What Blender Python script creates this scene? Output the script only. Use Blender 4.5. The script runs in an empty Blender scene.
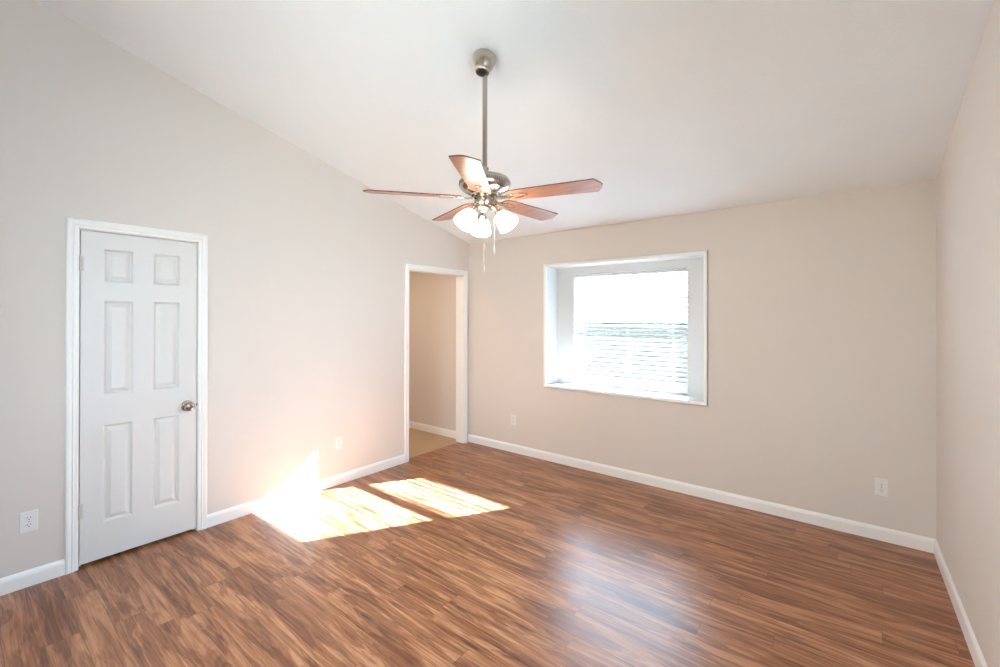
import bpy, bmesh, math, random
from mathutils import Vector, Matrix

# ------------------------------------------------------------------ scene, camera, world, sun, daylight
S = bpy.context.scene
COL = S.collection
S.view_settings.view_transform = 'Standard'
S.view_settings.look = 'None'
S.view_settings.gamma = 1.0
S.view_settings.use_curve_mapping = False
S.view_settings.exposure = 1.4
S.cycles.use_denoising = True
S.cycles.max_bounces = 12
S.cycles.diffuse_bounces = 7
S.cycles.glossy_bounces = 4
S.cycles.transparent_max_bounces = 12
S.cycles.sample_clamp_indirect = 8.0
S.cycles.caustics_reflective = False
S.cycles.caustics_refractive = False

# the room: x = 0 left wall, x = W right wall, y = 0 back wall, camera looks towards +y
W = 4.055          # width
L = 4.95           # depth
H0 = 2.402         # ceiling height at the back wall
RK = 0.2484        # ceiling rise per metre towards the camera
TW = 0.115         # partition thickness
def ceil_z(y): return H0 - RK * y

cam_d = bpy.data.cameras.new('camera')
cam = bpy.data.objects.new('camera', cam_d)
COL.objects.link(cam)
YAW, PITCH, ROLL = 0.6689, 0.0029, 0.0015
fw = Vector((-math.sin(YAW) * math.cos(PITCH), math.cos(YAW) * math.cos(PITCH), math.sin(PITCH)))
rt = Vector((math.cos(YAW), math.sin(YAW), 0)); up = rt.cross(fw)
rt, up = rt * math.cos(ROLL) + up * math.sin(ROLL), up * math.cos(ROLL) - rt * math.sin(ROLL)
m = Matrix((rt, up, -fw)).transposed().to_4x4()
m.translation = Vector((3.6056, -3.9522, 1.5135))
cam.matrix_world = m
cam_d.sensor_width = 36.0
cam_d.lens = 438.98 / 1000 * 36.0
cam_d.shift_y = -17.9 / 1000
cam_d.clip_start = 0.05
S.camera = cam

world = bpy.data.worlds.new('sky'); S.world = world
world.use_nodes = True
bg = world.node_tree.nodes['Background']
bg.inputs['Color'].default_value = (0.66, 0.93, 1.23, 1)
bg.inputs['Strength'].default_value = 5.6

sun_d = bpy.data.lights.new('sun', 'SUN')
sun_d.energy = 54.0
sun_d.color = (0.83, 1.03, 1.29)
sun_d.angle = math.radians(0.53)
sun = bpy.data.objects.new('sun', sun_d); COL.objects.link(sun)
SUN_DIR = Vector((-0.59, -1.0, -0.697))
sun.rotation_euler = SUN_DIR.to_track_quat('-Z', 'Y').to_euler()
sun.location = (6, 8, 6)

def portal(name, loc, direction, sx, sz):
    d = bpy.data.lights.new(name, 'AREA'); d.shape = 'RECTANGLE'; d.size = sx; d.size_y = sz
    d.cycles.is_portal = True
    o = bpy.data.objects.new(name, d); COL.objects.link(o)
    o.location = loc; o.rotation_euler = Vector(direction).to_track_quat('-Z', 'Z').to_euler()
portal('window_skylight', (1.885, 0.60, 1.38), (0, -1, 0), 1.35, 1.35)
# unseen window added in the front wall to let in fill daylight
FX0, FX1, FZ0, FZ1 = 1.1, 3.2, 0.70, 2.20
RY0, RY1, RZ0, RZ1 = -3.8, -2.7, 0.60, 2.35     # second unseen window, added in the right wall to brighten the room
portal('added_side_portal', (W + TW + 0.1, (RY0 + RY1) / 2, (RZ0 + RZ1) / 2), (-1, 0, 0), RY1 - RY0, RZ1 - RZ0)
portal('added_front_portal', ((FX0 + FX1) / 2, -L - 0.2, (FZ0 + FZ1) / 2), (0, 1, 0), FX1 - FX0, FZ1 - FZ0)

# ------------------------------------------------------------------ materials
def new_mat(name):
    mt = bpy.data.materials.new(name); mt.use_nodes = True
    nt = mt.node_tree
    return mt, nt, nt.nodes['Principled BSDF']
def srgb(r, g, b):
    f = lambda c: (c / 255 / 12.92) if c / 255 <= 0.04045 else ((c / 255 + 0.055) / 1.055) ** 2.4
    return (f(r), f(g), f(b), 1)
def N(nt, t, **kw):
    n = nt.nodes.new(t)
    for k, v in kw.items(): setattr(n, k, v)
    return n
def val(nt, sock, v):
    if isinstance(v, bpy.types.NodeSocket): nt.links.new(v, sock)
    else: sock.default_value = v
def mth(nt, op, a, b=None, c=None):
    n = N(nt, 'ShaderNodeMath', operation=op)
    val(nt, n.inputs[0], a)
    if b is not None: val(nt, n.inputs[1], b)
    if c is not None: val(nt, n.inputs[2], c)
    return n.outputs[0]
def simple(name, col, rough=0.5, metal=0.0, bump=0.0, bscale=300.0, var=0.03, coat=0.0, spec=0.5):
    """painted / metal / plastic surface: colour with a faint procedural variation and a fine bump"""
    mt, nt, p = new_mat(name)
    p.inputs['Roughness'].default_value = rough
    p.inputs['Metallic'].default_value = metal
    p.inputs['Specular IOR Level'].default_value = spec
    if coat: p.inputs['Coat Weight'].default_value = coat
    tc = N(nt, 'ShaderNodeTexCoord')
    nz = N(nt, 'ShaderNodeTexNoise'); nz.inputs['Scale'].default_value = 3.0; nz.inputs['Detail'].default_value = 3
    nt.links.new(tc.outputs['Object'], nz.inputs['Vector'])
    mx = N(nt, 'ShaderNodeMix', data_type='RGBA')
    mx.inputs[6].default_value = tuple(c * (1 - var) for c in col[:3]) + (1,)
    mx.inputs[7].default_value = tuple(min(1, c * (1 + var)) for c in col[:3]) + (1,)
    nt.links.new(nz.outputs['Fac'], mx.inputs[0])
    nt.links.new(mx.outputs[2], p.inputs['Base Color'])
    if bump:
        n2 = N(nt, 'ShaderNodeTexNoise'); n2.inputs['Scale'].default_value = bscale; n2.inputs['Detail'].default_value = 4
        nt.links.new(tc.outputs['Object'], n2.inputs['Vector'])
        bp = N(nt, 'ShaderNodeBump'); bp.inputs['Strength'].default_value = bump; bp.inputs['Distance'].default_value = 0.004
        nt.links.new(n2.outputs['Fac'], bp.inputs['Height'])
        nt.links.new(bp.outputs['Normal'], p.inputs['Normal'])
    return mt

M_WALL = simple('wall_paint', srgb(222, 214, 207), 0.6, bump=0.08, bscale=160, var=0.012, spec=0.3)
M_CEIL = simple('ceiling_paint', srgb(239, 243, 246), 0.85, bump=0.35, bscale=110, var=0.015, spec=0.2)
M_TRIM = simple('white_trim_paint', srgb(244, 243, 241), 0.35, var=0.01)
M_DOOR = simple('white_door_paint', srgb(222, 220, 217), 0.4, bump=0.03, bscale=90, var=0.01)
M_WIN = simple('white_window_vinyl', srgb(212, 211, 209), 0.4, var=0.01)
M_PLATE = simple('white_plastic', srgb(232, 231, 229), 0.35, var=0.01)
M_SLOT = simple('dark_slot', srgb(60, 58, 56), 0.6)
M_NICKEL = simple('brushed_nickel', srgb(190, 181, 169), 0.24, metal=1.0, bump=0.02, bscale=400)
M_KNOB = simple('aged_nickel', srgb(160, 150, 138), 0.24, metal=1.0)
M_HINGE = simple('painted_hinge', srgb(206, 203, 196), 0.45)
M_CHROME = simple('satin_nickel', srgb(200, 194, 186), 0.2, metal=1.0)
M_BLACK = simple('dark_rubber', srgb(30, 29, 28), 0.6)
M_CHAIN = simple('pull_chain_metal', srgb(205, 192, 178), 0.5, metal=0.0)
M_HALLFLOOR = simple('tan_vinyl', srgb(188, 160, 128), 0.45, bump=0.05, bscale=40, var=0.10)
M_GROUND = simple('grey_bounce_ground', srgb(146, 148, 142), 0.9, var=0.06)  # concrete grey, set for the daylight it bounces indoors
M_HEDGE = simple('hedge_leaves', srgb(66, 60, 48), 0.8, bump=0.6, bscale=18, var=0.35)
M_RAIL_SHADE = simple('meeting_rail_shade', srgb(95, 100, 104), 0.5)  # dark tone paints in the meeting rail's shade against the bright sky

def slat_mat():
    mt, nt, p = new_mat('blind_slat_vinyl')
    p.inputs['Base Color'].default_value = srgb(222, 223, 222)
    p.inputs['Roughness'].default_value = 0.45
    tr = N(nt, 'ShaderNodeBsdfTranslucent'); tr.inputs['Color'].default_value = (0.9, 0.9, 0.88, 1)
    mx = N(nt, 'ShaderNodeMixShader'); mx.inputs[0].default_value = 0.05
    out = nt.nodes['Material Output']
    nt.links.new(p.outputs[0], mx.inputs[1]); nt.links.new(tr.outputs[0], mx.inputs[2])
    nt.links.new(mx.outputs[0], out.inputs['Surface'])
    return mt
M_SLAT = slat_mat()

def glass_mat(name='window_glass', tint=(0.95, 0.97, 0.96, 1)):
    mt, nt, p = new_mat(name); nt.nodes.remove(p)
    t = N(nt, 'ShaderNodeBsdfTransparent'); t.inputs['Color'].default_value = tint
    g = N(nt, 'ShaderNodeBsdfGlossy'); g.inputs['Roughness'].default_value = 0.02
    fr = N(nt, 'ShaderNodeFresnel'); fr.inputs['IOR'].default_value = 1.35
    mx = N(nt, 'ShaderNodeMixShader')
    nt.links.new(fr.outputs[0], mx.inputs[0]); nt.links.new(t.outputs[0], mx.inputs[1]); nt.links.new(g.outputs[0], mx.inputs[2])
    nt.links.new(mx.outputs[0], nt.nodes['Material Output'].inputs['Surface'])
    return mt
M_GLASS = glass_mat()
M_WARM_PANE = glass_mat('daylight_warming_glass', (0.96, 0.86, 0.75, 1))  # tint made up to warm the daylight reaching the back wall

def emit_mat(name, col, strength, base):
    mt, nt, p = new_mat(name)
    p.inputs['Base Color'].default_value = base
    p.inputs['Roughness'].default_value = 0.4
    p.inputs['Emission Color'].default_value = col
    p.inputs['Emission Strength'].default_value = strength
    return mt
M_SHADE = emit_mat('frosted_glass_shade', (1.0, 0.84, 0.68, 1), 7.5, (0.9, 0.88, 0.85, 1))
M_BULB = emit_mat('lit_bulb', (1.0, 0.80, 0.60, 1), 55.0, (1, 1, 1, 1))

def floor_mat():
    mt, nt, p = new_mat('acacia_laminate_planks')
    PW, PL = 0.121, 1.22
    tc = N(nt, 'ShaderNodeTexCoord')
    sp = N(nt, 'ShaderNodeSeparateXYZ'); nt.links.new(tc.outputs['Object'], sp.inputs[0])
    x, y = sp.outputs[0], sp.outputs[1]
    v = mth(nt, 'DIVIDE', mth(nt, 'ADD', y, 0.035), PW)
    row = mth(nt, 'FLOOR', v)
    wn = N(nt, 'ShaderNodeTexWhiteNoise', noise_dimensions='1D'); nt.links.new(row, wn.inputs['W'])
    u = mth(nt, 'ADD', mth(nt, 'DIVIDE', x, PL), mth(nt, 'MULTIPLY', wn.outputs['Value'], 3.7))
    idx = mth(nt, 'FLOOR', u)
    cb = N(nt, 'ShaderNodeCombineXYZ'); nt.links.new(row, cb.inputs[0]); nt.links.new(idx, cb.inputs[1])
    w2 = N(nt, 'ShaderNodeTexWhiteNoise', noise_dimensions='2D'); nt.links.new(cb.outputs[0], w2.inputs['Vector'])
    rnd = w2.outputs['Value']
    sc = N(nt, 'ShaderNodeSeparateColor'); nt.links.new(w2.outputs['Color'], sc.inputs[0])
    rnd2 = sc.outputs[1]
    def grain(sx, sy, scale, detail, dist, seedmul, rough=0.55):
        c = N(nt, 'ShaderNodeCombineXYZ')
        nt.links.new(mth(nt, 'MULTIPLY_ADD', rnd, 31.0 * seedmul, mth(nt, 'MULTIPLY', x, sx)), c.inputs[0])
        nt.links.new(mth(nt, 'MULTIPLY_ADD', rnd2, 17.0 * seedmul, mth(nt, 'MULTIPLY', y, sy)), c.inputs[1])
        nt.links.new(mth(nt, 'MULTIPLY', rnd, 9.0), c.inputs[2])
        n = N(nt, 'ShaderNodeTexNoise')
        n.inputs['Scale'].default_value = scale; n.inputs['Detail'].default_value = detail
        n.inputs['Distortion'].default_value = dist; n.inputs['Roughness'].default_value = rough
        nt.links.new(c.outputs[0], n.inputs['Vector'])
        return n.outputs['Fac']
    g1 = grain(1.5, 11.0, 1.0, 4, 1.1, 1.0, 0.5)     # broad figure
    g2 = grain(2.4, 62.0, 1.0, 5, 0.9, 2.0, 0.62)    # fine fibre lines
    g3 = grain(1.3, 16.0, 1.0, 3, 2.0, 3.0, 0.5)     # dark heartwood streaks
    ring = mth(nt, 'SINE', mth(nt, 'MULTIPLY', g1, 46.0))   # growth-ring contours
    base = mth(nt, 'ADD', mth(nt, 'MULTIPLY_ADD', g1, 0.50, 0.01), mth(nt, 'MULTIPLY', g2, 0.48))
    base = mth(nt, 'ADD', base, mth(nt, 'MULTIPLY', ring, 0.030))
    base = mth(nt, 'ADD', base, mth(nt, 'MULTIPLY', mth(nt, 'SUBTRACT', rnd2, 0.5), 0.045))
    cr = N(nt, 'ShaderNodeValToRGB'); nt.links.new(base, cr.inputs[0])
    el = cr.color_ramp.elements
    el[0].position = 0.30; el[0].color = srgb(86, 48, 28)
    el[1].position = 0.72; el[1].color = srgb(210, 160, 124)
    for pos, c in ((0.42, srgb(126, 77, 49)), (0.50, srgb(156, 102, 68)), (0.60, srgb(187, 135, 97))):
        e = el.new(pos); e.color = c
    dk = N(nt, 'ShaderNodeValToRGB'); nt.links.new(g3, dk.inputs[0])
    dk.color_ramp.elements[0].position = 0.60; dk.color_ramp.elements[0].color = (0, 0, 0, 1)
    dk.color_ramp.elements[1].position = 0.72; dk.color_ramp.elements[1].color = (0.6, 0.6, 0.6, 1)
    mx = N(nt, 'ShaderNodeMix', data_type='RGBA')
    nt.links.new(dk.outputs[0], mx.inputs[0]); nt.links.new(cr.outputs[0], mx.inputs[6]); mx.inputs[7].default_value = srgb(78, 52, 38)
    # plank seams
    fv = mth(nt, 'FRACT', v); fu = mth(nt, 'FRACT', u)
    ev = mth(nt, 'MINIMUM', fv, mth(nt, 'SUBTRACT', 1.0, fv))
    eu = mth(nt, 'MINIMUM', fu, mth(nt, 'SUBTRACT', 1.0, fu))
    seam = mth(nt, 'MAXIMUM', mth(nt, 'LESS_THAN', ev, 0.009), mth(nt, 'LESS_THAN', eu, 0.0011))
    m2 = N(nt, 'ShaderNodeMix', data_type='RGBA')
    nt.links.new(mth(nt, 'MULTIPLY', seam, 0.45), m2.inputs[0]); nt.links.new(mx.outputs[2], m2.inputs[6]); m2.inputs[7].default_value = srgb(52, 32, 20)
    nt.links.new(m2.outputs[2], p.inputs['Base Color'])
    nt.links.new(mth(nt, 'MULTIPLY_ADD', g2, 0.10, 0.28), p.inputs['Roughness'])
    p.inputs['Specular IOR Level'].default_value = 0.6
    bp = N(nt, 'ShaderNodeBump'); bp.inputs['Strength'].default_value = 0.10; bp.inputs['Distance'].default_value = 0.002
    nt.links.new(mth(nt, 'SUBTRACT', g2, mth(nt, 'MULTIPLY', seam, 0.6)), bp.inputs['Height'])
    nt.links.new(bp.outputs['Normal'], p.inputs['Normal'])
    return mt
M_FLOOR = floor_mat()

def blade_mat():
    mt, nt, p = new_mat('fan_blade_wood')
    tc = N(nt, 'ShaderNodeTexCoord')
    mp = N(nt, 'ShaderNodeMapping'); mp.inputs['Scale'].default_value = (3, 40, 3)
    nt.links.new(tc.outputs['Object'], mp.inputs[0])
    nz = N(nt, 'ShaderNodeTexNoise'); nz.inputs['Scale'].default_value = 1.5; nz.inputs['Detail'].default_value = 5; nz.inputs['Distortion'].default_value = 0.4
    nt.links.new(mp.outputs[0], nz.inputs['Vector'])
    cr = N(nt, 'ShaderNodeValToRGB'); nt.links.new(nz.outputs['Fac'], cr.inputs[0])
    cr.color_ramp.elements[0].position = 0.3; cr.color_ramp.elements[0].color = srgb(150, 98, 74)
    cr.color_ramp.elements[1].position = 0.7; cr.color_ramp.elements[1].color = srgb(182, 128, 102)
    nt.links.new(cr.outputs[0], p.inputs['Base Color'])
    p.inputs['Roughness'].default_value = 0.3
    return mt
M_BLADE = blade_mat()
M_BLADE_EDGE = simple('fan_blade_edge', srgb(96, 66, 54), 0.5)

# ------------------------------------------------------------------ mesh helpers
def obj(name, bm, mats, parent=None, smooth=False, bevel=0.0, auto=None):
    me = bpy.data.meshes.new(name)
    bmesh.ops.recalc_face_normals(bm, faces=bm.faces)
    bm.to_mesh(me); bm.free()
    for mt in (mats if isinstance(mats, (list, tuple)) else [mats]): me.materials.append(mt)
    o = bpy.data.objects.new(name, me); COL.objects.link(o)
    if parent: o.parent = parent
    if smooth:
        me.polygons.foreach_set('use_smooth', [True] * len(me.polygons))
        if auto is not None: me.set_sharp_from_angle(angle=math.radians(auto))
    if bevel:
        b = o.modifiers.new('bevel', 'BEVEL'); b.width = bevel; b.segments = 2; b.limit_method = 'ANGLE'; b.angle_limit = math.radians(40)
    return o
def tag(o, label=None, cat=None, group=None, kind=None):
    if label: o['label'] = label
    if cat: o['category'] = cat
    if group: o['group'] = group
    if kind: o['kind'] = kind
    return o
def struct(name, bm, mats, label=None, cat=None, **kw):
    o = obj(name, bm, mats, **kw)
    return tag(o, label, cat, kind='structure')
def empty(name, loc=(0, 0, 0)):
    e = bpy.data.objects.new(name, None); COL.objects.link(e); e.location = loc; e.empty_display_size = 0.1
    return e
def box(bm, x0, x1, y0, y1, z0, z1, mat=0):
    vs = [bm.verts.new(p) for p in ((x0, y0, z0), (x1, y0, z0), (x1, y1, z0), (x0, y1, z0), (x0, y0, z1), (x1, y0, z1), (x1, y1, z1), (x0, y1, z1))]
    for f in ((0, 3, 2, 1), (4, 5, 6, 7), (0, 1, 5, 4), (1, 2, 6, 5), (2, 3, 7, 6), (3, 0, 4, 7)):
        bm.faces.new([vs[i] for i in f]).material_index = mat
    return vs
def prism(bm, poly, a0, a1, axis, mat=0):
    """extrude a 2D polygon along an axis ('x': poly in (y,z); 'y': poly in (x,z); 'z': poly in (x,y))"""
    mk = {'x': lambda p, a: (a, p[0], p[1]), 'y': lambda p, a: (p[0], a, p[1]), 'z': lambda p, a: (p[0], p[1], a)}[axis]
    A = [bm.verts.new(mk(p, a0)) for p in poly]; B = [bm.verts.new(mk(p, a1)) for p in poly]
    n = len(poly)
    bm.faces.new(A[::-1]).material_index = mat; bm.faces.new(B).material_index = mat
    for i in range(n):
        bm.faces.new((A[i], A[(i + 1) % n], B[(i + 1) % n], B[i])).material_index = mat
    return A + B
def lathe(bm, prof, seg=32, mtx=None, cap=True, mat=0):
    """revolve [(r,z),...] about z"""
    rings = []; new = []
    for r, z in prof:
        if r < 1e-6:
            v = bm.verts.new((0, 0, z)); rings.append([v]); new.append(v)
        else:
            ring = [bm.verts.new((r * math.cos(2 * math.pi * i / seg), r * math.sin(2 * math.pi * i / seg), z)) for i in range(seg)]
            rings.append(ring); new += ring
    for a, b in zip(rings, rings[1:]):
        for i in range(seg):
            j = (i + 1) % seg
            if len(a) == 1 and len(b) == 1: continue
            if len(a) == 1: f = bm.faces.new((a[0], b[i], b[j]))
            elif len(b) == 1: f = bm.faces.new((a[i], b[0], a[j]))
            else: f = bm.faces.new((a[i], b[i], b[j], a[j]))
            f.material_index = mat
    if cap:
        for ring in (rings[0], rings[-1]):
            if len(ring) > 1: bm.faces.new(ring).material_index = mat
    if mtx is not None: bmesh.ops.transform(bm, matrix=mtx, verts=new)
    return new
def tube(bm, pts, r, seg=10, mat=0):
    pts = [Vector(p) for p in pts]; rings = []
    for i, p in enumerate(pts):
        t = (pts[min(i + 1, len(pts) - 1)] - pts[max(i - 1, 0)]).normalized()
        a = Vector((0, 0, 1)) if abs(t.z) < 0.9 else Vector((1, 0, 0))
        u = t.cross(a).normalized(); w = t.cross(u)
        rr = r[i] if isinstance(r, (list, tuple)) else r
        rings.append([bm.verts.new(p + (u * math.cos(2 * math.pi * k / seg) + w * math.sin(2 * math.pi * k / seg)) * rr) for k in range(seg)])
    for a, b in zip(rings, rings[1:]):
        for k in range(seg): bm.faces.new((a[k], b[k], b[(k + 1) % seg], a[(k + 1) % seg])).material_index = mat
    bm.faces.new(rings[0]).material_index = mat; bm.faces.new(rings[-1][::-1]).material_index = mat
BM = bmesh.new

# ------------------------------------------------------------------ openings
D0, D1, DZ = -3.452, -2.843, 2.036         # clear opening of the closed door in the left wall
E0, E1, EZ = -0.932, -0.098, 2.008         # doorway to the hall
WX0, WX1, WZ0, WZ1 = 1.105, 2.667, 0.796, 2.045   # window recess
RD = 0.25                                   # recess depth to the window surround
GX0, GX1, GZ0, GZ1 = 1.305, 2.462, 0.803, 1.968   # window opening in the surround
HX = -1.45                                  # far side of the hall
HC = 2.40                                   # hall ceiling

# ------------------------------------------------------------------ floor, ceiling, walls
bm = BM(); box(bm, -0.07, W + TW, -L, 0.0, -0.06, 0.0)
struct('floor', bm, M_FLOOR, 'brown wood plank laminate floor of the empty room', 'floor')
bm = BM(); box(bm, HX, -0.07, -L, 0.0, -0.06, -0.001)
struct('floor_hallway', bm, M_HALLFLOOR, 'tan sheet floor of the hallway beyond the doorway', 'floor')
bm = BM(); prism(bm, [(0.12, ceil_z(0.12)), (-L - 0.12, ceil_z(-L - 0.12)), (-L - 0.12, ceil_z(-L - 0.12) + 0.12), (0.12, ceil_z(0.12) + 0.12)], -0.0, W, 'x')
struct('ceiling', bm, M_CEIL, 'white sloped textured ceiling above the fan', 'ceiling')
bm = BM(); box(bm, HX - 0.1, -TW, -L, 0.12, HC, HC + 0.1)
struct('ceiling_hallway', bm, M_CEIL, 'flat ceiling of the hallway beyond the doorway', 'ceiling')

def wall_x(bm, x0, x1, spans):
    """wall slab between x0 and x1 from (y0, y1, zbottom, ztop or None for the rake)"""
    for y0, y1, z0, z1 in spans:
        t0 = ceil_z(y0) + 0.1 if z1 is None else z1
        t1 = ceil_z(y1) + 0.1 if z1 is None else z1
        prism(bm, [(y0, z0), (y1, z0), (y1, t1), (y0, t0)], x0, x1, 'x')
bm = BM()
wall_x(bm, -TW, 0, [(-L, D0, -0.06, None), (D0, D1, DZ, None), (D1, E0, -0.06, None), (E0, E1, EZ, None), (E1, 0.12, -0.06, None)])
struct('wall_left', bm, M_WALL, 'beige left wall with the closed door and the open doorway', 'wall')
bm = BM(); wall_x(bm, W, W + TW, [(-L, RY0, -0.06, None), (RY1, 0.12, -0.06, None), (RY0, RY1, -0.06, RZ0)])
prism(bm, [(RY0, RZ1), (RY1, RZ1), (RY1, ceil_z(RY1) + 0.1), (RY0, ceil_z(RY0) + 0.1)], W, W + TW, 'x')
struct('wall_right', bm, M_WALL, 'beige right wall, plain where the photograph shows it', 'wall')
bm = BM()
for x0, x1, z0, z1 in ((0, WX0 - 0.02, -0.06, H0 + 0.02), (WX1 + 0.02, W, -0.06, H0 + 0.02), (WX0 - 0.02, WX1 + 0.02, -0.06, WZ0 - 0.02), (WX0 - 0.02, WX1 + 0.02, WZ1 + 0.02, H0 + 0.02)):
    box(bm, x0, x1, 0, 0.14, z0, z1)
struct('wall_back', bm, M_WALL, 'beige back wall around the window', 'wall')
bm = BM(); top = ceil_z(-L)
for x0, x1, z0, z1 in ((0, FX0, -0.06, top), (FX1, W, -0.06, top), (FX0, FX1, -0.06, FZ0), (FX0, FX1, FZ1, top)):
    box(bm, x0, x1, -L - 0.12, -L, z0, z1)
struct('wall_front', bm, M_WALL, 'beige wall behind the viewpoint with a wide window added for daylight', 'wall')
bm = BM(); box(bm, HX, -TW, 0, 0.12, -0.06, HC); box(bm, HX - 0.1, HX, -L, 0.12, -0.06, HC); box(bm, HX - 0.1, -TW, -L - 0.12, -L, -0.06, HC)
box(bm, HX, -TW, -2.3, -2.2, -0.06, HC)
struct('wall_hallway', bm, M_WALL, 'tan hallway wall seen through the doorway', 'wall')
bm = BM(); box(bm, -14, 18, 0.75, 40, -0.45, -0.35); box(bm, -14, 18, -40, -L - 0.75, -0.45, -0.35); box(bm, W + 0.75, 18, -L - 0.75, 0.75, -0.45, -0.35)
struct('ground', bm, M_GROUND, 'ground outside beyond the window', 'ground')

hl = bpy.data.lights.new('hall_ceiling_lamp', 'AREA'); hl.shape = 'DISK'; hl.size = 0.3; hl.energy = 5.0; hl.color = (1.0, 0.76, 0.50)
hlo = bpy.data.objects.new('hall_ceiling_lamp', hl); COL.objects.link(hlo); hlo.location = (-0.80, -1.3, HC - 0.03)
bm = BM()      # clipped hedge in the yard beyond the back window
bmesh.ops.create_grid(bm, x_segments=90, y_segments=20, size=0.5)
rng = random.Random(4)
top = []
for v in bm.verts: v.co = Vector((v.co.x * 11.0, v.co.y, 0))
geo = bmesh.ops.extrude_face_region(bm, geom=bm.faces[:])
hv = [g for g in geo['geom'] if isinstance(g, bmesh.types.BMVert)]
for v in hv: v.co.z += 1.72
bmesh.ops.subdivide_edges(bm, edges=[e for e in bm.edges if abs(e.verts[0].co.z - e.verts[1].co.z) > 1.0], cuts=22)
for v in bm.verts:
    n = Vector((math.sin(v.co.x * 9.1 + v.co.z * 5.3), math.sin(v.co.x * 7.3 - v.co.z * 8.7 + v.co.y * 4), math.sin(v.co.x * 11.7 + v.co.y * 9.9)))
    v.co += n * 0.035 + Vector((rng.uniform(-1, 1), rng.uniform(-1, 1), rng.uniform(-1, 1))) * 0.025
bmesh.ops.translate(bm, verts=bm.verts, vec=(0.9, 4.3, -0.36))
tag(obj('hedge', bm, M_HEDGE), 'clipped green hedge outside beyond the window blind slats', 'hedge')

# ------------------------------------------------------------------ baseboards
BP = [(0, 0), (0.014, 0), (0.014, 0.066), (0.011, 0.078), (0.006, 0.086), (0.004, 0.090), (0, 0.090)]
def base_left(name, x, y0, y1, label, sgn=1):
    bm = BM(); A = [bm.verts.new((x + sgn * a, y0, b)) for a, b in BP]; B = [bm.verts.new((x + sgn * a, y1, b)) for a, b in BP]
    n = len(BP); bm.faces.new(A); bm.faces.new(B[::-1])
    for i in range(n): bm.faces.new((A[i], B[i], B[(i + 1) % n], A[(i + 1) % n]))
    return struct(name, bm, M_TRIM, label, 'baseboard')
def base_back(name, y, x0, x1, label, sgn=-1):
    bm = BM(); A = [bm.verts.new((x0, y + sgn * a, b)) for a, b in BP]; B = [bm.verts.new((x1, y + sgn * a, b)) for a, b in BP]
    n = len(BP); bm.faces.new(A); bm.faces.new(B[::-1])
    for i in range(n): bm.faces.new((A[i], B[i], B[(i + 1) % n], A[(i + 1) % n]))
    return struct(name, bm, M_TRIM, label, 'baseboard')
base_left('baseboard_left', 0, -L, -3.512, 'white baseboard on the left wall in front of the closed door')
base_left('baseboard_left.001', 0, -2.784, -0.994, 'white baseboard on the left wall between the closed door and the doorway')
base_back('baseboard_back', 0, 0, W, 'white baseboard along the back wall under the window')
base_left('baseboard_right', W, -L, 0, 'white baseboard along the right wall', -1)
base_back('baseboard_hallway', 0, HX, -TW, 'white baseboard in the hallway beyond the doorway')

# ------------------------------------------------------------------ door casings (trim)
CP = [(0.0, 0.0), (0.0, 0.008), (0.006, 0.011), (0.018, 0.011), (0.022, 0.017), (0.026, 0.017), (0.029, 0.014), (0.044, 0.019), (0.052, 0.018), (0.057, 0.013), (0.057, 0.0)]  # (offset outwards, thickness)
def casing(bm, y0, y1, zt, x=0.0, sgn=1.0):
    """mitred U-shaped casing around an opening y0..y1, top zt, on the plane x"""
    rows = []
    for o, t in CP:
        rows.append([bm.verts.new((x + sgn * t, y, z)) for y, z in ((y0 - o, 0), (y0 - o, zt + o), (y1 + o, zt + o), (y1 + o, 0))])
    for a, b in zip(rows, rows[1:] + rows[:1]):
        for i in range(3): bm.faces.new((a[i], a[i + 1], b[i + 1], b[i]))
    bm.faces.new([r[0] for r in rows]); bm.faces.new([r[3] for r in rows][::-1])
def jambs(bm, y0, y1, zt, x0, x1, t=0.004):
    box(bm, x0, x1, y0 - 0.001, y0 + t, 0, zt + 0.001); box(bm, x0, x1, y1 - t, y1 + 0.001, 0, zt + 0.001); box(bm, x0, x1, y0, y1, zt - t, zt + 0.001)
bm = BM(); casing(bm, D0 - 0.003, D1 + 0.003, DZ + 0.003); jambs(bm, D0, D1, DZ, -TW, 0.0, 0.001)
box(bm, -0.055, -0.042, D0, D0 + 0.016, 0, DZ); box(bm, -0.055, -0.042, D1 - 0.016, D1, 0, DZ); box(bm, -0.055, -0.042, D0, D1, DZ - 0.016, DZ)   # door stop
struct('trim_1', bm, M_TRIM, 'white moulded casing around the closed six panel door', 'door casing')
bm = BM(); casing(bm, E0, E1, EZ); casing(bm, E0, E1, EZ, -TW, -1.0); jambs(bm, E0, E1, EZ, -TW, 0.0)
struct('trim_2', bm, M_TRIM, 'white casing and jamb around the open doorway in the corner', 'door casing')

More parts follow.
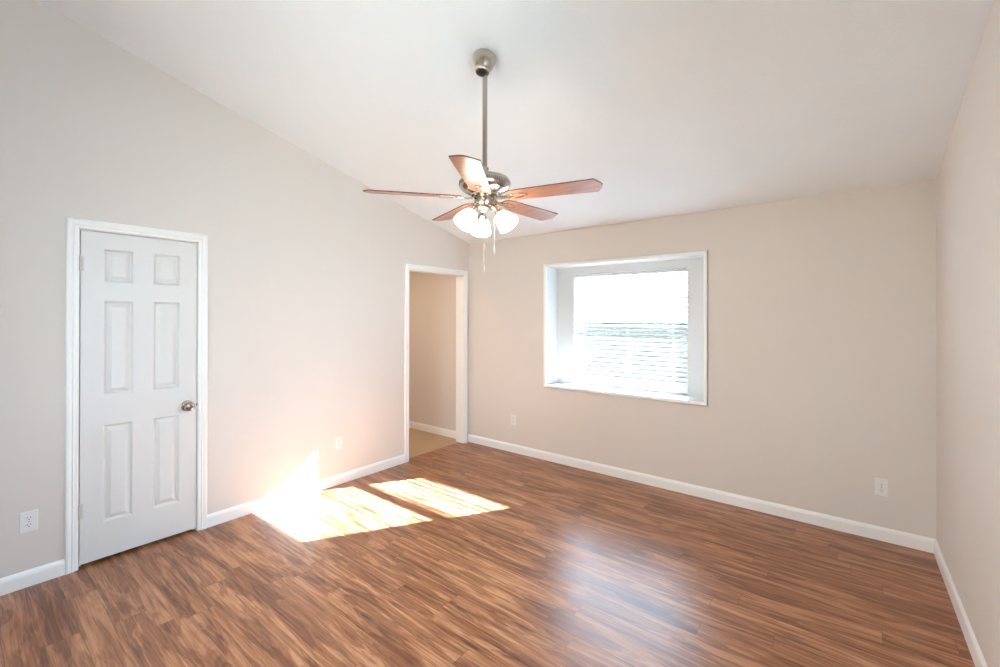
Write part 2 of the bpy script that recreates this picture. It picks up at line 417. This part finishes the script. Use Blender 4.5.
# ------------------------------------------------------------------ six panel door
def panel_door():
    X1, X0 = -0.001, -0.036
    y0, y1, z0, z1 = D0 + 0.0045, D1 - 0.004, 0.022, DZ - 0.005
    cols = [(-3.343, -3.198), (-3.094, -2.948)]
    rows = [(0.238, 0.838), (1.024, 1.610), (1.724, 1.930)]
    ys = sorted({y0, y1} | {c for p in cols for c in p}); zs = sorted({z0, z1} | {c for p in rows for c in p})
    bm = BM()
    V = {}
    def vt(x, y, z):
        k = (round(x, 5), round(y, 5), round(z, 5))
        if k not in V: V[k] = bm.verts.new((x, y, z))
        return V[k]
    for i in range(len(ys) - 1):
        for j in range(len(zs) - 1):
            a, b, c, d = ys[i], ys[i + 1], zs[j], zs[j + 1]
            if (a, b) in cols and (c, d) in rows:
                # moulded sticking, valley, bevel, raised field
                steps = [(0.0, X1), (0.003, X1 - 0.0020), (0.010, X1 - 0.0150), (0.013, X1 - 0.0170), (0.017, X1 - 0.0165), (0.038, X1 - 0.0035), (0.040, X1 - 0.0025)]
                prev = None
                for o, x in steps:
                    ring = [vt(x, a + o, c + o), vt(x, b - o, c + o), vt(x, b - o, d - o), vt(x, a + o, d - o)]
                    if prev:
                        for k in range(4): bm.faces.new((prev[k], prev[(k + 1) % 4], ring[(k + 1) % 4], ring[k]))
                    prev = ring
                bm.faces.new(prev)
            else:
                bm.faces.new((vt(X1, a, c), vt(X1, b, c), vt(X1, b, d), vt(X1, a, d)))
    per = [vt(X1, y, z0) for y in ys] + [vt(X1, y1, z) for z in zs[1:]] + [vt(X1, y, z1) for y in ys[-2::-1]] + [vt(X1, y0, z) for z in zs[-2:0:-1]]
    back = [bm.verts.new((X0, v.co.y, v.co.z)) for v in per]
    n = len(per)
    for i in range(n): bm.faces.new((per[i], per[(i + 1) % n], back[(i + 1) % n], back[i]))
    bm.faces.new(back)
    d = struct('door_1', bm, M_DOOR, 'closed white six panel door with round knob in the left wall', 'door')
    # knob
    ky, kz = -2.903, 0.892
    R = Matrix.Translation((X1, ky, kz)) @ Matrix.Rotation(math.pi / 2, 4, 'Y') @ Matrix.Diagonal((1.12, 1.12, 1.0, 1.0))
    bm = BM(); lathe(bm, [(0.0, 0.0), (0.032, 0.0), (0.0325, 0.004), (0.028, 0.008), (0.016, 0.010), (0.0, 0.010)], 32, R, cap=False)
    rs = obj('rosette', bm, M_KNOB, d, smooth=True, auto=40)
    bm = BM(); lathe(bm, [(0.0, 0.010), (0.012, 0.010), (0.011, 0.026), (0.018, 0.032), (0.026, 0.040), (0.0285, 0.050), (0.026, 0.060), (0.019, 0.066), (0.009, 0.0675), (0.008, 0.064), (0.0, 0.064)], 32, R, cap=False)
    kn = obj('knob', bm, M_KNOB, d, smooth=True, auto=50); kn['label'] = 'round satin nickel door knob'
    bm = BM(); box(bm, X1 - 0.001, X1 + 0.0015, D1 - 0.0035, D1 + 0.010, kz - 0.026, kz + 0.026); box(bm, X1, X1 + 0.0022, D1 - 0.004, D1 + 0.001, kz - 0.011, kz + 0.011, 1)
    st = obj('strike_plate', bm, [M_TRIM, M_SLOT], d)
    for hz in (1.829, 0.342):
        bm = BM()
        for k in range(5):
            tube(bm, [(0.010, D0 + 0.003, hz - 0.044 + k * 0.0178), (0.010, D0 + 0.003, hz - 0.044 + (k + 1) * 0.0178 - 0.0008)], 0.0062, 12)
        tube(bm, [(0.010, D0 + 0.003, hz - 0.047), (0.010, D0 + 0.003, hz + 0.048)], 0.0045, 10)
        box(bm, -0.002, 0.0045, D0 - 0.010, D0 + 0.020, hz - 0.044, hz + 0.044)
        obj('hinge', bm, M_HINGE, d)
    return d
panel_door()

# ------------------------------------------------------------------ window recess, trim, sashes
bm = BM()
SH = 0.03
box(bm, WX0 - SH, WX0, 0.0, RD + 0.02, WZ0 - SH, WZ1 + SH); box(bm, WX1, WX1 + SH, 0.0, RD + 0.02, WZ0 - SH, WZ1 + SH)
box(bm, WX0, WX1, 0.0, RD + 0.02, WZ0 - SH, WZ0); box(bm, WX0, WX1, 0.0, RD + 0.02, WZ1, WZ1 + SH)
GD = 0.47
# surround board with the deep opening behind it
for x0, x1, z0, z1 in ((WX0 - SH, GX0, WZ0 - SH, WZ1 + SH), (GX1, WX1 + SH, WZ0 - SH, WZ1 + SH), (GX0, GX1, WZ0 - SH, GZ0), (GX0, GX1, GZ1, WZ1 + SH)):
    box(bm, x0, x1, RD, RD + 0.035, z0, z1)
JX1, JZ1 = GX1 + 0.012, 2.052       # jamb box behind the surround
for x0, x1, z0, z1 in ((GX0 - 0.05, GX0, GZ0 - 0.04, JZ1 + 0.04), (JX1, JX1 + 0.05, GZ0 - 0.04, JZ1 + 0.04), (GX0, JX1, GZ0 - 0.04, GZ0), (GX0, JX1, JZ1, JZ1 + 0.04)):
    box(bm, x0, x1, RD + 0.035, GD, z0, z1)
win = struct('window_1', bm, M_WIN, 'white boxed window recess with double hung window in the back wall', 'window')
bm = BM()   # picture frame trim on the wall
TP = [(-0.004, 0.0), (-0.004, 0.010), (0.004, 0.012), (0.018, 0.016), (0.024, 0.014), (0.026, 0.0)]
rows = []
for o, t in TP:
    rows.append([bm.verts.new((x, -t, z)) for x, z in ((WX0 - o, WZ0 - o), (WX1 + o, WZ0 - o), (WX1 + o, WZ1 + o), (WX0 - o, WZ1 + o))])
for a, b in zip(rows, rows[1:] + rows[:1]):
    for i in range(4): bm.faces.new((a[i], a[(i + 1) % 4], b[(i + 1) % 4], b[i]))
struct('trim_3', bm, M_TRIM, 'slim white trim frame around the window recess', 'window trim')
def sash(name, z0, z1, y0, y1, rb, rt_, label=None):
    st = 0.022
    bm = BM()
    for a, b, c, d in ((GX0, GX0 + st, z0, z1), (JX1 - st, JX1, z0, z1), (GX0 + st, JX1 - st, z0, z0 + rb), (GX0 + st, JX1 - st, z1 - rt_, z1)):
        box(bm, a, b, y0, y1, c, d)
    s = obj(name, bm, M_WIN, win, bevel=0.002)
    bm = BM(); ym = (y0 + y1) / 2; box(bm, GX0 + st, JX1 - st, ym - 0.002, ym + 0.002, z0 + rb, z1 - rt_)
    obj('pane', bm, M_GLASS, s)
    return s
sash('lower_sash', GZ0, 1.455, 0.395, 0.425, 0.045, 0.030)
sash('upper_sash', 1.420, JZ1, 0.427, 0.457, 0.035, 0.016)
bm = BM(); box(bm, GX0 + 0.022, GX1 - 0.022, 0.388, 0.4255, 1.436, 1.4565)  # dark strip standing in for the backlit meeting rail's shade
obj('rail_shade_strip', bm, M_RAIL_SHADE, win)

# ------------------------------------------------------------------ window blind
BX0, BX1, BY = GX0 + 0.008, GX1 - 0.006, 0.290
bl = tag(empty('window_blind', (0.5 * (BX0 + BX1), BY, GZ0)), 'white horizontal slat blind hanging in the back wall window', 'window blind')
def blind_part(name, bm, mt, **kw):
    bmesh.ops.translate(bm, verts=bm.verts, vec=-Vector(bl.location))
    return obj(name, bm, mt, bl, **kw)
bm = BM(); box(bm, BX0, BX1, BY - 0.028, BY + 0.028, GZ1 - 0.032, GZ1 - 0.002)
blind_part('headrail', bm, M_SLAT, bevel=0.003)
bm = BM(); box(bm, BX0, BX1, BY - 0.025, BY + 0.025, GZ0 + 0.003, GZ0 + 0.022)
blind_part('bottom_rail', bm, M_SLAT, bevel=0.004)
bm = BM()
PITCH_S, TILT, SWD = 0.045, math.radians(22.5), 0.050
z = GZ0 + 0.038
nsl = 0
while z < GZ1 - 0.045:
    pts = []
    for k in range(5):      # gently crowned slat section, room edge lower
        s = (k / 4 - 0.5) * SWD; crown = 0.0025 * (1 - (2 * k / 4 - 1) ** 2)
        pts.append((BY + s * math.cos(TILT) - crown * math.sin(TILT), z + s * math.sin(TILT) + crown * math.cos(TILT)))
    poly = pts + [(a, b - 0.0022) for a, b in pts[::-1]]
    prism(bm, poly, BX0, BX1, 'x')
    z += PITCH_S; nsl += 1
blind_part('slats', bm, M_SLAT)
for fx in (0.085, 0.5, 0.885):
    cx = BX0 + (BX1 - BX0) * fx
    bm = BM()
    for yy in (BY - 0.027, BY + 0.027):
        box(bm, cx - 0.0013, cx + 0.0013, yy - 0.0006, yy + 0.0006, GZ0 + 0.02, GZ1 - 0.03)
    blind_part('ladder_cord', bm, M_SLAT)
bm = BM(); tube(bm, [(BX0 + 0.055, BY - 0.034, GZ1 - 0.03), (BX0 + 0.055, BY - 0.036, GZ1 - 0.62)], 0.0035, 8)
blind_part('tilt_wand', bm, M_SLAT)

# front window behind the viewpoint, added as a source of fill daylight
bm = BM()
fy0, fy1 = -L - 0.10, -L - 0.04
for x0, x1, z0, z1 in ((FX0, FX0 + 0.05, FZ0, FZ1), (FX1 - 0.05, FX1, FZ0, FZ1), (FX0, FX1, FZ0, FZ0 + 0.05), (FX0, FX1, FZ1 - 0.05, FZ1), ((FX0 + FX1) / 2 - 0.03, (FX0 + FX1) / 2 + 0.03, FZ0, FZ1)):
    box(bm, x0, x1, fy0, fy1, z0, z1)
w2 = struct('added_window_front', bm, M_WIN, 'wide white framed window added behind the viewpoint for fill daylight', 'window')
bm = BM(); box(bm, FX0 + 0.05, FX1 - 0.05, -L - 0.072, -L - 0.068, FZ0 + 0.05, FZ1 - 0.05)
obj('pane', bm, M_WARM_PANE, w2)

bm = BM()  # side window out of view, added to light the left wall and ceiling
for y0, y1, z0, z1 in ((RY0, RY0 + 0.05, RZ0, RZ1), (RY1 - 0.05, RY1, RZ0, RZ1), (RY0, RY1, RZ0, RZ0 + 0.05), (RY0, RY1, RZ1 - 0.05, RZ1), ((RY0 + RY1) / 2 - 0.03, (RY0 + RY1) / 2 + 0.03, RZ0, RZ1)):
    box(bm, W + 0.04, W + 0.10, y0, y1, z0, z1)
w3 = struct('added_window_side', bm, M_WIN, 'white framed window added in the right wall beside the viewpoint for fill daylight', 'window')
bm = BM(); box(bm, W + 0.068, W + 0.072, RY0 + 0.05, RY1 - 0.05, RZ0 + 0.05, RZ1 - 0.05)
obj('pane', bm, M_GLASS, w3)

# ------------------------------------------------------------------ wall outlets
def outlet():
    """plate in local coords: wall plane y=0, faces -y"""
    e = empty('wall_outlet')
    bm = BM(); prism(bm, [(-0.035, -0.0575), (0.035, -0.0575), (0.035, 0.0575), (-0.035, 0.0575)], -0.0055, 0.0, 'y')
    obj('cover_plate', bm, M_PLATE, e, bevel=0.002)
    for s in (-1, 1):
        zc = s * 0.0195
        bm = BM()
        poly = [(0.0165 * math.cos(t), zc + max(-0.0125, min(0.0125, 0.0165 * math.sin(t)))) for t in [2 * math.pi * k / 28 for k in range(28)]]
        prism(bm, poly, -0.0072, -0.0050, 'y')
        r = obj('receptacle', bm, M_PLATE, e)
        bm = BM()
        box(bm, -0.0078, -0.0054, -0.0076, -0.0066, zc + 0.000, zc + 0.009); box(bm, 0.0054, 0.0078, -0.0076, -0.0066, zc + 0.001, zc + 0.008)
        lathe(bm, [(0.0, -0.0005), (0.0027, -0.0005), (0.0027, 0.0005), (0.0, 0.0005)], 12, Matrix.Translation((0, -0.0071, zc - 0.0065)) @ Matrix.Rotation(math.pi / 2, 4, 'X'), cap=False)
        obj('slot', bm, M_SLOT, r)
    bm = BM(); lathe(bm, [(0.0, -0.001), (0.003, -0.001), (0.003, 0.0008), (0.0, 0.0012)], 12, Matrix.Translation((0, -0.0060, 0)) @ Matrix.Rotation(math.pi / 2, 4, 'X'), cap=False)
    obj('screw', bm, M_CHROME, e)
    return e
def copy_tree(o, parent=None):
    c = o.copy(); COL.objects.link(c)
    if parent: c.parent = parent
    for ch in list(o.children): copy_tree(ch, c)
    return c
o0 = outlet()
places = [((3.788, 0, 0.360), 0.0, 'white duplex outlet on the back wall near the right hand corner'),
          ((0.676, 0, 0.358), 0.0, 'small white duplex outlet on the back wall between doorway and window'),
          ((0, -3.655, 0.361), math.pi / 2, 'white duplex outlet on the left wall left of the closed door'),
          ((0, -1.741, 0.370), math.pi / 2, 'white duplex outlet on the left wall above the sunlit patch')]
for i, (loc, rz, lab) in enumerate(places):
    o = o0 if i == 0 else copy_tree(o0)
    o.location = loc; o.rotation_euler.z = rz
    tag(o, lab, 'outlet', 'duplex outlets low on the walls')

# ------------------------------------------------------------------ ceiling fan
FXY = (2.058, -2.130)
FZ = 2.148                                  # blade plane
fan = tag(empty('ceiling_fan', (FXY[0], FXY[1], ceil_z(FXY[1]))), 'brushed nickel ceiling fan with five wooden blades and three lit glass shades', 'ceiling fan')
FT = Matrix.Translation((0, 0, -ceil_z(FXY[1])))   # builds in (fan axis, world z) coordinates
def fan_part(name, bm, mt, parent=None, **kw):
    lift = 0.0 if name in ('canopy', 'hanger_ball', 'downrod') else 0.011
    bmesh.ops.transform(bm, matrix=Matrix.Translation((0, 0, lift)) @ FT, verts=bm.verts)
    return obj(name, bm, mt, parent or fan, **kw)
tilt = Matrix.Translation((0, 0, ceil_z(FXY[1]))) @ Matrix.Rotation(-math.atan(RK), 4, 'X')
bm = BM(); lathe(bm, [(0.0, 0.0), (0.060, 0.0), (0.064, -0.005), (0.0645, -0.016), (0.062, -0.030), (0.056, -0.050), (0.048, -0.068), (0.0405, -0.080), (0.0385, -0.084), (0.0385, -0.096), (0.036, -0.099), (0.029, -0.099), (0.025, -0.092), (0.0, -0.092)], 40, tilt, cap=False)
cn = fan_part('canopy', bm, M_NICKEL, smooth=True, auto=35)
bm = BM(); lathe(bm, [(0.0, -0.088), (0.022, -0.089), (0.024, -0.100), (0.017, -0.106), (0.0, -0.106)], 24, tilt, cap=False)
fan_part('hanger_ball', bm, M_BLACK, cn, smooth=True)
bm = BM(); tube(bm, [(0, 0, 2.845), (0, 0, 2.255)], 0.0135, 20)
dr = fan_part('downrod', bm, M_NICKEL, smooth=True, auto=40)
bm = BM(); lathe(bm, [(0.0, 2.320), (0.0165, 2.320), (0.021, 2.312), (0.022, 2.275), (0.030, 2.262), (0.0, 2.262)], 24, cap=False)
tube(bm, [(-0.027, 0, 2.305), (0.027, 0, 2.305)], 0.0035, 8)
fan_part('yoke_cover', bm, M_NICKEL, dr, smooth=True, auto=35)
prof = [(0.0, 2.268), (0.080, 2.268), (0.120, 2.262), (0.145, 2.254), (0.1505, 2.248), (0.1505, 2.243)]
prof += [(0.153, 2.240), (0.1565, 2.232), (0.1565, 2.214), (0.154, 2.206), (0.146, 2.196), (0.130, 2.184), (0.108, 2.174), (0.088, 2.169), (0.0, 2.169)]
bm = BM(); lathe(bm, [(r * 0.885, z) for r, z in prof], 64, cap=False)
mh = fan_part('motor_housing', bm, M_CHROME, smooth=True, auto=30)
bm = BM()
for k in range(72):
    a = 2 * math.pi * k / 72
    vs = box(bm, 0.1365, 0.1403, -0.0030, 0.0030, 2.214, 2.2335)
    bmesh.ops.transform(bm, matrix=Matrix.Rotation(a, 4, 'Z'), verts=vs)
fan_part('vent_ribs', bm, M_NICKEL, mh)
bm = BM(); lathe(bm, [(0.0, 2.174), (0.072, 2.174), (0.076, 2.168), (0.076, 2.160), (0.066, 2.155), (0.0, 2.155)], 48, cap=False)
fan_part('flywheel', bm, M_CHROME, mh, smooth=True, auto=30)
bm = BM(); lathe(bm, [(0.0, 2.160), (0.055, 2.160), (0.057, 2.154), (0.057, 2.112), (0.055, 2.106), (0.059, 2.104), (0.059, 2.098), (0.052, 2.093), (0.026, 2.089), (0.012, 2.084), (0.008, 2.077), (0.0, 2.075)], 40, cap=False)
fan_part('switch_housing', bm, M_NICKEL, smooth=True, auto=35)

# blades
def blade_outline():
    pts = [(0.130, -0.036), (0.142, -0.049), (0.166, -0.056)]
    pts += [(0.40, -0.063), (0.606, -0.067), (0.630, -0.022), (0.636, 0.0), (0.630, 0.022), (0.606, 0.067), (0.40, 0.063)]
    pts += [(0.166, 0.056), (0.142, 0.049), (0.130, 0.036)]
    return pts
for k in range(5):
    az = math.radians(14.5 + 72 * k)
    X = Matrix.Translation((0, 0, FZ)) @ Matrix.Rotation(az, 4, 'Z') @ Matrix.Rotation(math.radians(-9.5), 4, 'X')
    bm = BM(); vs = prism(bm, blade_outline(), -0.003, 0.003, 'z')
    for f in bm.faces: f.material_index = 0 if abs(f.normal.z) > 0.9 or len(f.verts) > 4 else 1
    for f in bm.faces:
        f.material_index = 0 if len(f.verts) > 4 else 1
    bmesh.ops.transform(bm, matrix=X, verts=vs)
    b = fan_part('blade', bm, [M_BLADE, M_BLADE_EDGE])
    # blade iron: curved arm from the flywheel and an oval loop under the blade root
    bm = BM()
    loop = []
    c0, ax, ay = 0.192, 0.055, 0.028
    n = 28
    outer = [(c0 + ax * math.cos(t), ay * math.sin(t)) for t in [2 * math.pi * i / n for i in range(n)]]
    inner = [(c0 + (ax - 0.013) * math.cos(t), (ay - 0.012) * math.sin(t)) for t in [2 * math.pi * i / n for i in range(n)]]
    za, zb = -0.0065, -0.003
    R = [[bm.verts.new((p[0], p[1], zz)) for p in ring] for ring, zz in ((outer, za), (outer, zb), (inner, zb), (inner, za))]
    for q in range(4):
        A, B2 = R[q], R[(q + 1) % 4]
        for i in range(n): bm.faces.new((A[i], A[(i + 1) % n], B2[(i + 1) % n], B2[i]))
    arm = [(0.062, 0.024), (0.095, 0.015), (0.120, 0.012), (0.150, 0.015), (0.150, -0.015), (0.120, -0.012), (0.095, -0.015), (0.062, -0.024)]
    A = [bm.verts.new((p[0], p[1], -0.010 + (0.004 if p[0] < 0.08 else 0.0))) for p in arm]; B2 = [bm.verts.new((p[0], p[1], -0.003 + (0.006 if p[0] < 0.08 else 0.0))) for p in arm]
    bm.faces.new(A[::-1]); bm.faces.new(B2)
    for i in range(8): bm.faces.new((A[i], A[(i + 1) % 8], B2[(i + 1) % 8], B2[i]))
    for sx, sy in ((0.243, 0.0), (0.165, 0.017), (0.165, -0.017)):
        lathe(bm, [(0.0, -0.0105), (0.005, -0.0095), (0.006, -0.008), (0.0, -0.008)], 10, Matrix.Translation((sx, sy, 0)), cap=False)
    bmesh.ops.transform(bm, matrix=X, verts=bm.verts)
    fan_part('blade_iron', bm, M_NICKEL, b)

# light kit: three bell shades
for k in range(3):
    az = math.radians(20 + 120 * k)
    lean = math.radians(38)
    # shade axis starts at the neck and leans outwards; local -z runs down the axis
    neck = Vector((0.055 * math.cos(az), 0.055 * math.sin(az), 2.100))
    X = Matrix.Translation(neck) @ Matrix.Rotation(az, 4, 'Z') @ Matrix.Rotation(-lean, 4, 'Y')
    bm = BM()
    lathe(bm, [(0.0, 0.004), (0.016, 0.004), (0.020, -0.002), (0.021, -0.012), (0.018, -0.024), (0.020, -0.036), (0.027, -0.050), (0.029, -0.055), (0.027, -0.056), (0.0, -0.052)], 28, X, cap=False)
    p0 = Vector((0.030 * math.cos(az), 0.030 * math.sin(az), 2.104)); p1 = X @ Vector((0, 0, 0.0))
    tube(bm, [p0, (p0 + p1) / 2 + Vector((0, 0, 0.006)), p1], 0.009, 12)
    hd = fan_part('socket_holder', bm, M_NICKEL, smooth=True, auto=35)
    bm = BM()
    sh_out = [(0.024, -0.050), (0.030, -0.056), (0.038, -0.068), (0.047, -0.088), (0.053, -0.108), (0.057, -0.126), (0.059, -0.141)]
    sh_in = [(r - 0.003, zz + 0.001) for r, zz in sh_out[::-1]]
    lathe(bm, sh_out + sh_in, 36, X, cap=False)
    sh = fan_part('lamp_shade', bm, M_SHADE, smooth=True)
    sh['label'] = 'lit frosted white glass bell shade'
    bm = BM()
    lathe(bm, [(0.0, -0.054), (0.012, -0.056), (0.013, -0.070), (0.022, -0.087), (0.027, -0.104), (0.022, -0.120), (0.010, -0.128), (0.0, -0.129)], 24, X, cap=False)
    fan_part('bulb', bm, M_BULB, sh, smooth=True)
# pull chains
for (dx, dy, z0, z1, zf) in ((-0.034, 0.034, 2.105, 1.785, 1.752), (0.052, 0.020, 2.110, 1.885, 1.845)):
    bm = BM(); nb = int((z0 - z1) / 0.006)
    tube(bm, [(dx, dy, z0), (dx, dy, z1)], 0.0008, 6)
    for i in range(0, nb, 2):
        lathe(bm, [(0.0, 0.0014), (0.0014, 0.0), (0.0, -0.0014)], 6, Matrix.Translation((dx, dy, z0 - i * 0.006)), cap=False)
    ch = fan_part('pull_chain', bm, M_CHAIN)
    bm = BM(); lathe(bm, [(0.0, z1 + 0.002), (0.0018, z1), (0.003, z1 - 0.010), (0.003, zf + 0.006), (0.002, zf), (0.0, zf)], 12, Matrix.Translation((dx, dy, 0)), cap=False)
    fan_part('fob', bm, M_CHAIN, ch, smooth=True)
